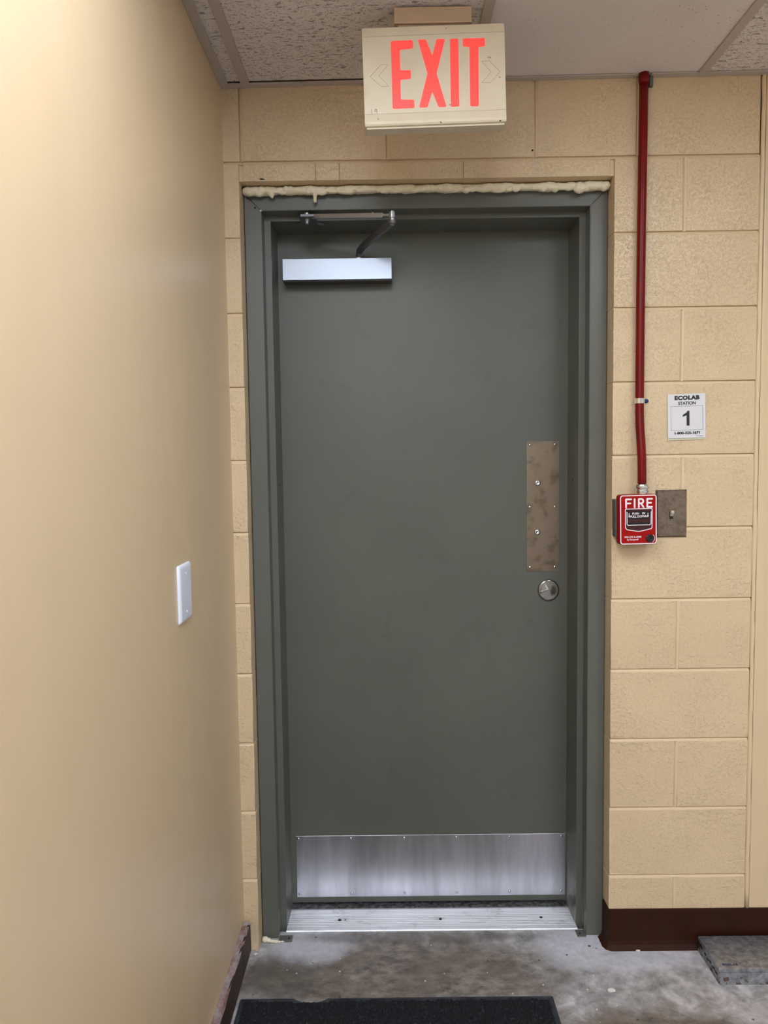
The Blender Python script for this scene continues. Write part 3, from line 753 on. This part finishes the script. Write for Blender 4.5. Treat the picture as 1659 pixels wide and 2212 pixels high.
ew(link('sign_housing', bm, M_CREAM, es))
bm = bmesh.new(); box(bm, .004, SW-.004, .004, .036, -.0035, .001); ew(link('sign_underside', bm, M_CREAM, es))
import itertools
ex = ((1408, -67), (-40, -1005))
def loc(p):
    dx, dy = p[0]-132, p[1]-1185
    (a, b), (c, d) = ex
    det = a*d-b*c
    u = (dx*d-dy*c)/det; v = (a*dy-b*dx)/det
    return (u*SW, v*SH)
letters = ([(380, 312), (598, 300), (603, 385), (470, 400), (478, 605), (583, 602), (585, 690), (480, 700), (487, 903), (620, 900), (624, 985), (405, 996)],
           [(648, 296), (728, 292), (793, 455), (833, 288), (918, 285), (838, 635), (942, 970), (862, 974), (798, 815), (752, 978), (668, 980), (748, 632)],
           [(965, 285), (1048, 280), (1068, 965), (985, 970)],
           [(1092, 280), (1310, 272), (1314, 355), (1248, 362), (1262, 960), (1178, 962), (1160, 362), (1095, 360)])
for P_ in letters:
    q = [loc(p) for p in P_]; bm = bmesh.new(); prism(bm, q, 1, -.0006, .0004)
    es_ = [e for e in bm.edges if abs((e.verts[0].co-e.verts[1].co).normalized().y) > .99]
    bmesh.ops.bevel(bm, geom=es_, offset=.0016, segments=3, affect='EDGES')
    ew(link('sign_letter', bm, M_EXIT, es))
for P_ in ([(285, 548), (358, 548), (265, 660), (365, 765), (290, 770), (178, 670)], [(1282, 505), (1362, 500), (1468, 610), (1375, 718), (1288, 722), (1380, 612)]):
    bm = bmesh.new(); stroke(bm, [loc(p) for p in P_], .0007, -.0003, .0003, closed=True); ew(link('arrow_outline', bm, M_LINE, es))
for zz in (.0275, .1945):
    bm = bmesh.new(); stroke(bm, [(.001, zz), (SW-.001, zz)], .0006, -.0003, .0003); ew(link('seam_line', bm, M_LINE, es))
for P_, w_, a_, b_, nm in (([(195, 1002), (198, 1048)], .0006, -.0005, .0003, 'handwritten_digit'),
        ([(248, 1004), (232, 1002), (228, 1016), (236, 1024), (248, 1018), (248, 1004), (250, 1046)], .0006, -.0005, .0003, 'handwritten_digit'),
        ([(1344, 458), (1348, 470), (1360, 462), (1374, 466), (1370, 474)], .0007, -.0005, .0003, 'pen_squiggle'),
        ([(258, 1090), (260, 1108), (268, 1109)], .0004, -.0042, .0003, 'pen_squiggle'),
        ([(1464, 664), (1466, 668)], .0016, -.0005, .0003, 'dirt_speck'), ([(926, 172), (928, 176)], .0013, .0012, .0024, 'dirt_speck'),
        ([(970, 945), (984, 952)], .001, -.0005, .0003, 'dirt_speck'), ([(1470, 1112), (1482, 1112)], .0014, -.0044, -.002, 'dirt_speck'), ([(880, 1130), (892, 1138)], .0014, -.0044, -.002, 'dirt_speck')):
    bm = bmesh.new(); stroke(bm, [loc(p) for p in P_], w_, a_, b_); ew(link(nm, bm, M_PEN, es))
# canopy between sign and ceiling
bm = bmesh.new()
prism(bm, [(-.350, 2.3955), (-.350, 2.3995), (-.344, 2.4035), (-.3425, 2.4340), (-.290, 2.4340), (-.2885, 2.4035), (-.283, 2.3995), (-.283, 2.3955)], 0, .4115, .5850)
bm.transform(Matrix.Translation((-.4995, .335, -2.430)))
c_ = link('canopy', bm, M_CANOPY, es)
bm = bmesh.new(); prism(bm, [(-.3435, 2.3990), (-.3380, 2.3860), (-.300, 2.3860), (-.2950, 2.3990)], 0, .420, .577)
bm.transform(Matrix.Translation((-.4995, .335, -2.430))); link('canopy_neck', bm, M_CANOPY, es)

# ---------------------------------------------------------------- fire alarm conduit, strap, connector
cd = empty('alarm_conduit', (1.083, -.02, 1.35), label='dark red painted conduit running down from the ceiling to the fire alarm box', category='conduit')
def kw(o): o.matrix_parent_inverse = Matrix.Translation((-1.083, .02, -1.35)); return o
pts = []
for z, x, y in ((2.445, 1.0835, -.016), (2.30, 1.0830, -.016), (2.05, 1.0818, -.015), (1.85, 1.0812, -.015), (1.70, 1.0812, -.015), (1.60, 1.0815, -.015), (1.54, 1.0812, -.017), (1.50, 1.0815, -.021), (1.46, 1.0830, -.026), (1.42, 1.0842, -.030), (1.36, 1.0848, -.032), (1.343, 1.0848, -.032)):
    pts.append((x, y, z))
bm = bmesh.new(); tube(bm, pts, .0118, 20); kw(link('conduit_pipe', bm, M_REDPIPE, cd, smooth=True))
bm = bmesh.new(); tube(bm, [(1.0836, -.016, 2.418), (1.0836, -.016, 2.428), (1.0836, -.016, 2.446)], [.0128, .0142, .0142], 18); kw(link('pipe_collar', bm, M_REDPIPE, cd, smooth=True))
zs_ = 1.5745; bm = bmesh.new()
lathe(bm, [(.0123, -.0072), (.0134, -.0070), (.0134, .0070), (.0123, .0072)], (1.0815, -.015, zs_), 2, 24)
kw(link('strap', bm, M_CHROME, cd, smooth=False))
bm = pr(rrect(1.0930, 1.1110, zs_-.0075, zs_+.0075, .006, 4), 1, -.0028, -.0012); kw(link('strap_ear', bm, M_CHROME, cd))
bm = bmesh.new(); lathe(bm, [(.0062, -.0028), (.0060, -.0055), (.0035, -.0070), (.0008, -.0070)], (1.1035, 0, zs_), 1, 14); kw(link('strap_screw', bm, M_BLUESC, cd, smooth=True))
bm = bmesh.new(); lathe(bm, [(.0140, 1.3155), (.0140, 1.3215), (.0170, 1.3220), (.0175, 1.3270), (.0150, 1.3280), (.0150, 1.3320), (.0178, 1.3335), (.0190, 1.3370), (.0190, 1.3410), (.0172, 1.3450), (.0120, 1.3470)], (1.0848, -.032, 0), 2, 20)
kw(link('compression_fitting', bm, M_CHROME, cd, smooth=False))

# ---------------------------------------------------------------- fire alarm pull station
FW, FH = .0992, .1345
FX, FZ = 1.0180, 1.1815
fs_ = empty('fire_alarm_pull_station', (1.065, 0, FZ), label='red pull station lettered FIRE on the block wall to the right of the door', category='fire alarm')
Mf = Matrix.Translation((-1.065, 0, -FZ)) @ Matrix.Translation((FX, -.060, FZ)) @ Matrix.Rotation(math.radians(-.9), 4, 'Y')
def fwd(o): o.matrix_parent_inverse = Mf; return o
bm = bx(-.0040, FW-.006, .0285, .0605, .018, FH-.012, bev=.002); fwd(link('back_box', bm, M_GREYBOX, fs_))
bm = bmesh.new()
sec = lambda i: rrect(-.0015+i, FW+.0015-i, -.0015+i, FH+.0015-i, .008, 5)
r_ = [[bm.verts.new((x, y, z)) for x, z in sec(i)] for i, y in ((0.0, .0285), (0, .004), (.0006, .0022), (.002, .0012))]
for A, Bv in zip(r_, r_[1:]):
    n = len(A)
    for i in range(n): bm.faces.new((A[i], A[(i+1) % n], Bv[(i+1) % n], Bv[i]))
bm.faces.new(r_[0]); bm.faces.new(r_[-1][::-1])
fwd(link('housing', bm, M_RED, fs_))
k = FW/685.0
def fl(p): return ((p[0]-268)*k+(p[1]-1190)*k*.012*0, (1188-p[1])*k)
# front plate with opening
bm = bmesh.new()
op = [(372, 528), (865, 528), (868, 800), (860, 880), (850, 898), (620, 945), (400, 905), (372, 870)]
outl = rrect(0, FW, 0, FH, .006, 5)
from mathutils.geometry import tessellate_polygon
inner = [fl(p) for p in op]
tri = tessellate_polygon([[Vector((a, 0, b)).xzy for a, b in outl], [Vector((a, 0, b)).xzy for a, b in inner]])
allp = outl+inner
vv = [bm.verts.new((a, 0, b)) for a, b in allp]
for t3 in tri: bm.faces.new([vv[i] for i in t3])
geo_ = bmesh.ops.extrude_face_region(bm, geom=bm.faces[:]); 
for v in [g_ for g_ in geo_['geom'] if isinstance(g_, bmesh.types.BMVert)]: v.co.y = .0012
fwd(link('front_plate', bm, M_RED, fs_))
bm = bmesh.new(); prism(bm, inner, 1, .0008, .0011); fwd(link('recess', bm, M_REDDK, fs_))
# white border lines
bm = bmesh.new(); stroke(bm, rrect(.0012, FW-.0012, .0012, FH-.0012, .006, 5), .0026, -.0004, .0004, closed=True); fwd(link('border_line', bm, M_WHITE, fs_))
bm = bmesh.new(); stroke(bm, [fl(p) for p in [(366, 872), (366, 530), (380, 518), (860, 518), (870, 530), (866, 878), (852, 900), (620, 948), (396, 908), (366, 872)]], .0022, -.0004, .0004); fwd(link('border_line', bm, M_WHITE, fs_))
# handle
h_ = empty('handle', (0, 0, 0)); h_.parent = fs_; h_.matrix_parent_inverse = Mf
hp = [fl(p) for p in ((388, 565), (846, 565), (842, 805), (825, 828), (410, 828), (390, 805))]
bm = bmesh.new(); prism(bm, hp, 1, -.0022, .0008); bmesh.ops.bevel(bm, geom=[e for e in bm.edges if all(v.co.y < 0 for v in e.verts)], offset=.0006, segments=1, affect='EDGES')
link('handle_bar', bm, M_BLACK, h_)
bm = bmesh.new(); prism(bm, [fl(p) for p in ((405, 715), (830, 715), (826, 775), (408, 775))], 1, -.0025, -.002); link('finger_groove', bm, M_REDDK, h_)
bm = bmesh.new(); stroke(bm, [fl(p) for p in ((392, 575), (392, 800), (410, 824), (822, 824), (842, 800), (846, 575))], .0019, -.0027, -.0020); link('handle_outline', bm, M_WHITE, h_)
for xx in (432, 785):
    bm = bmesh.new(); stroke(bm, [fl((xx, 600)), fl((xx, 655))], .0017, -.0027, -.002); prism(bm, [fl(p) for p in ((xx-16, 650), (xx+16, 650), (xx, 682))], 1, -.0027, -.002)
    link('handle_arrow', bm, M_WHITE, h_)
text('lettering', 'PUSH', .0080, M_WHITE, h_, (*[fl((556, 608))[0]], -.0024, fl((556, 608))[1]), off=.00015, sx=1.0)
text('lettering', 'IN', .0080, M_WHITE, h_, (fl((705, 606))[0], -.0024, fl((705, 606))[1]), off=.00015)
text('lettering', 'PULL DOWN', .0082, M_WHITE, h_, (fl((612, 664))[0], -.0024, fl((612, 664))[1]), off=.0002, sx=.98)
# FIRE
fi = {'F': [[(380, 490), (380, 335)], [(380, 335), (478, 335)], [(380, 412), (462, 412)]],
      'I': [[(541, 335), (541, 490)]],
      'R': [[(620, 490), (620, 335)], [(620, 335), (672, 335), (698, 350), (704, 375), (696, 402), (670, 416), (620, 416)], [(662, 418), (708, 490)]],
      'E': [[(870, 335), (778, 335), (778, 488), (868, 488)], [(778, 410), (850, 410)]]}
for ch, st in fi.items():
    bm = bmesh.new()
    for qi, s_ in enumerate(st): stroke(bm, [fl(p) for p in s_], .0047, -.0005-qi*.00008, .0004)
    fwd(link('letter', bm, M_WHITE, fs_))
def ftext(s, size, p, **kk):
    a, b = fl(p); o = text('small_print', s, size, M_WHITE, fs_, (0, 0, 0), rot=(0, 0, 0), **kk)
    o.matrix_parent_inverse = Mf @ Matrix.Translation((a, -.0003, b)) @ Matrix.Rotation(math.pi/2, 4, 'X'); return o
ftext('FIRE-LITE ALARMS', .0068, (505, 1052), off=.0001, sx=.86)
ftext('by Honeywell', .0068, (502, 1098), off=.00012, sx=.82)
ax, az = fl((825, 1083))
bm = bmesh.new(); lathe(bm, [(.0112, .0005), (.0110, -.0012), (.0095, -.0025), (.0080, -.0018), (.0030, -.0012), (.0006, -.0012)], (ax, 0, az), 1, 24); fwd(link('key_lock', bm, M_BLACK, fs_, smooth=True))
bm = bmesh.new(); stroke(bm, [(ax+.0130*math.cos(t_), az+.0130*math.sin(t_)) for t_ in [math.radians(d) for d in range(-50, 55, 12)]], .0011, -.0005, .0004); fwd(link('lock_mark', bm, M_WHITE, fs_))
# shadow-side screw none

# ---------------------------------------------------------------- light switch
sw = empty('light_switch', (1.178, 0, 1.194), (0, math.radians(-.5), 0), label='stained steel light switch plate with ivory toggle beside the red pull station', category='light switch')
wx, wz = .0865, .1335
bm = bmesh.new()
rs = [[(-wx/2, 0), (wx/2, 0), (wx/2, wz), (-wx/2, wz)], [(-wx/2+.0045, .0045), (wx/2-.0045, .0045), (wx/2-.0045, wz-.0045), (-wx/2+.0045, wz-.0045)]]
r_ = [[bm.verts.new((x, y, z)) for x, z in rs[0]] for y in (-.0006, -.0025)]+[[bm.verts.new((x, -.0065, z)) for x, z in rs[1]]]
for A, Bv in zip(r_, r_[1:]):
    for i in range(4): bm.faces.new((A[i], A[(i+1) % 4], Bv[(i+1) % 4], Bv[i]))
bm.faces.new(r_[0]); bm.faces.new(r_[-1][::-1])
link('switch_plate', bm, M_SWPL, sw)
link('toggle_slot', bx(-.0062, .0042, -.0072, -.0060, .0520, .0715), M_DARK, sw)
bm = bmesh.new(); prism(bm, [(-.0070, .0590), (-.0160, .0690), (-.0165, .0765), (-.0070, .0700)], 0, -.0048, .0040); bmesh.ops.bevel(bm, geom=bm.edges[:], offset=.0008, segments=2, affect='EDGES')
link('toggle', bm, M_IVORY, sw)
for z in (.0365, .0965): o = screw('screw', (-.001, -.0065, z), .0030, M_ARMD, sw, .0012)

# ---------------------------------------------------------------- blank plate on left wall
bp = empty('blank_wall_plate', (XC, -.5220, 1.0850), (0, 0, math.pi/2), label='white blank wall plate with two screws on the smooth left wall', category='wall plate')
bm = bmesh.new()
hw, hh_ = .0460, .1225
r_ = [[bm.verts.new((x, y, z)) for x, z in rrect(-hw+i, hw-i, i, hh_-i, .0045, 4)] for i, y in ((0, 0), (0, -.0015), (.0015, -.0040), (.0050, -.0060), (.009, -.0066))]
for A, Bv in zip(r_, r_[1:]):
    n = len(A)
    for i in range(n): bm.faces.new((A[i], A[(i+1) % n], Bv[(i+1) % n], Bv[i]))
bm.faces.new(r_[0]); bm.faces.new(r_[-1][::-1])
link('plate', bm, M_WPLATE, bp, smooth=True)
for z in (.0205, .1015): screw('screw', (0, -.0066, z), .0030, M_WPLATE, bp, .0014)
# ---------------------------------------------------------------- station sign
sg = empty('station_sign', (1.2185, 0, 1.4670), (0, math.radians(-1.4), 0), label='small white sign reading STATION 1 with a phone number on the block wall', category='sign')
link('backing_plate', pr(rrect(-.0535, .0500, -.0010, .1245, .0008, 2), 1, -.0022, -.0005), M_SIGNB, sg)
link('sign_face', pr(rrect(-.0525, .0515, .0045, .1265, .0010, 2), 1, -.0042, -.0022), M_SIGNW, sg)
def st(s, size, x, z, **kk): return text('lettering', s, size, M_INK, sg, (x, -.0043, z), **kk)
st('ECOLAB', .0148, .0005, .1150, off=.0010, sx=1.16, spacing=1.10)
st('STATION', .0120, .0005, .1000, off=.00035, sx=1.0, spacing=.97)
bm = pr([(.0070, .0385), (.0070, .0795), (.0020, .0795), (-.0010, .0750), (-.0115, .0685), (-.0115, .0630), (-.0010, .0672), (-.0010, .0385)], 1, -.0045, -.0041); link('lettering', bm, M_INK, sg)
st('1-800-325-1671', .0098, .0005, .0180, off=.0005, sx=1.16)
bm = bmesh.new(); stroke(bm, [(-.0440, .0265), (-.0440, .0925), (.0440, .0925), (.0440, .0265)], .0012, -.0045, -.0041, closed=True, caps=False); link('ruled_box', bm, M_BLUEG, sg)
bm = bmesh.new()
for i in range(9): stroke(bm, [(.0235+i*.0024, .0090), (.0247+i*.0024, .0090)], .0011, -.0045, -.0041)
link('fine_print', bm, M_INK, sg)

# ---------------------------------------------------------------- floor mat
mt = empty('floor_mat', (.388, -.60, ZF), label='black floor mat with rubber edge on the concrete in front of the door', category='floor mat')
def mw(o): o.matrix_parent_inverse = Matrix.Translation((-.388, .60, -ZF)); return o
ml, mr, mf, mb = -.0290, .8060, -.2030, -1.15
out = [(ml, mf), (.115, mf)]
for i in range(9):
    u = i/8; out.append((.124+u*.074, mf-.0150*math.sin(math.pi*min(1, max(0, .08+u*.84)))**.6+random.uniform(-.0008, .0008)))
out += [(.207, mf+.0005), (mr, mf+.0012), (mr, mb), (ml, mb)]
bm = bmesh.new(); prism(bm, out, 2, ZF, ZF+.0045)
for v in bm.verts:
    if v.co.z > ZF+.004:
        if abs(v.co.x-ml) < 1e-4: v.co.x += .003
        if abs(v.co.x-mr) < 1e-4: v.co.x -= .003
mw(link('rubber_base', bm, M_RUBBER, mt))
il, ir, if_ = ml+.0135, mr-.0105, mf-.0125
bm = bmesh.new()
# low ridge lip around the pile
tube(bm, [(ml+.006, mf-.007, ZF+.0045), (.108, mf-.007, ZF+.0045)], .0016, 8); tube(bm, [(.212, mf-.007, ZF+.0045), (mr-.006, mf-.006, ZF+.0045), (mr-.006, mb+.01, ZF+.0045)], .0016, 8)
mw(link('edge_bead', bm, M_RUBBER, mt, smooth=True))
# pile : bumpy carpet tufts as one stuff part
bm = bmesh.new(); rp = random.Random(11)
step = .0048; x = il
nx = int((ir-il)/step); ny = int((if_-(-.50))/step)
for j in range(ny):
    for i in range(nx):
        cx_ = il+(i+.5)*step+rp.uniform(-.0012, .0012); cy_ = if_-(j+.5)*step+rp.uniform(-.0012, .0012)
        if .112 < cx_ < .210 and cy_ > mf-.0175: continue
        h = .002+rp.random()**2*.0055; r = step*.75
        base_ = [bm.verts.new((cx_+a*r, cy_+b*r, ZF+.004)) for a, b in ((-1, -1), (1, -1), (1, 1), (-1, 1))]
        ap = bm.verts.new((cx_+rp.uniform(-.002, .002), cy_+rp.uniform(-.002, .002), ZF+.0045+h))
        for q in range(4): bm.faces.new((base_[q], base_[(q+1) % 4], ap))
o = mw(link('carpet_pile', bm, M_PILE, mt)); o['kind'] = 'stuff'
mw(link('rear_pile', bx(il, ir, mb+.012, -.50, ZF+.004, ZF+.008), M_PILE, mt))

# ---------------------------------------------------------------- low metal trap box by the baseboard
tp = empty('metal_trap', (1.40, -.08, ZF), label='low galvanised metal pest trap box lying against the brown baseboard on the floor', category='pest trap')
def tpw(o): o.matrix_parent_inverse = Matrix.Translation((-1.40, .08, -ZF)); return o
tx0, tx1, ty0, ty1, tz = 1.2675, 1.545, -.1560, -.0190, ZF+.0430
bm = bmesh.new()
box(bm, tx0, tx1, ty0+.0015, ty1, ZF, tz-.003, bev=.0008, seg=1)
tpw(link('trap_body', bm, M_GALV, tp))
bm = bmesh.new()
prism(bm, [(ty1+.001, tz), (ty0+.004, tz), (ty0-.0005, tz-.0015), (ty0-.0012, tz-.0080), (ty0+.0010, tz-.0085), (ty0+.0012, tz-.0028), (ty1+.001, tz-.0022)], 0, tx0-.0010, tx1+.001)
tpw(link('trap_lid', bm, M_GALV, tp))
bm = bmesh.new(); prism(bm, [(ty0+.0012, tz-.012), (ty0-.0030, ZF+.006), (ty0-.0040, ZF), (ty0+.0012, ZF)], 0, tx0+.0005, tx1)
tpw(link('trap_flange', bm, M_GALV, tp))
bm = bmesh.new(); box(bm, tx0-.0014, tx0+.0006, ty0+.002, ty1, ZF, ZF+.006); box(bm, tx0-.0014, tx0+.0006, ty0+.002, ty1, tz-.010, tz-.0015); tpw(link('trap_end_rim', bm, M_GALV, tp))
for yc, zc, hy, hz in ((-.034, .026, .012, .006), (-.066, .022, .006, .0025), (-.082, .018, .006, .0025), (-.098, .022, .006, .0025), (-.120, .020, .006, .0025), (-.136, .018, .006, .003)):
    bm = bmesh.new(); box(bm, tx0-.0006, tx0+.0004, yc-hy, yc+hy, ZF+zc-hz, ZF+zc+hz); tpw(link('vent_hole', bm, M_DARK, tp))
t1 = text('lettering', 'ECOLAB', .0105, mat('blue stencil ink', srgb(52, 52, 92), .6), tp, (0, 0, 0), rot=(0, 0, 0), off=.0004, sx=1.05, spacing=1.05)
t1.matrix_parent_inverse = Matrix.Translation((-1.40, .08, -ZF)) @ Matrix.Translation((1.3030, -.1400, tz+.0002))

# ---------------------------------------------------------------- crumbs on the floor
def crumb(name, x, y, sx_, sy_, sz_, m, label, seed):
    rr = random.Random(seed); bm = bmesh.new(); bmesh.ops.create_icosphere(bm, subdivisions=2, radius=1)
    for v in bm.verts:
        f_ = 1+rr.uniform(-.22, .22); v.co = Vector((v.co.x*sx_*f_, v.co.y*sy_*f_, max(-.2, v.co.z)*sz_*f_+sz_*.2))
    o = link(name, bm, m, None, smooth=False, label=label, category='debris'); o.location = (x, y, ZF)
    return o
crumb('plaster_flake', .9669, -.178, .0105, .0075, .004, M_PLASTER, 'white plaster flake on the concrete between mat and trap, largest of the crumbs', 1)
crumb('plaster_crumb', 1.093, -.018, .006, .003, .003, M_PLASTER, 'pale plaster crumb on the floor along the right baseboard, left of the trap', 3)
crumb('plaster_crumb', -.020, -.018, .0055, .004, .0035, M_PLASTER, 'off-white plaster crumb on the floor below the left block corner', 4)
crumb('gravel_chip', .958, .005, .0045, .003, .0022, mat('brown chip', (.06, .035, .028), .8), 'dark brown chip on the white powder beside the right door jamb foot', 5)
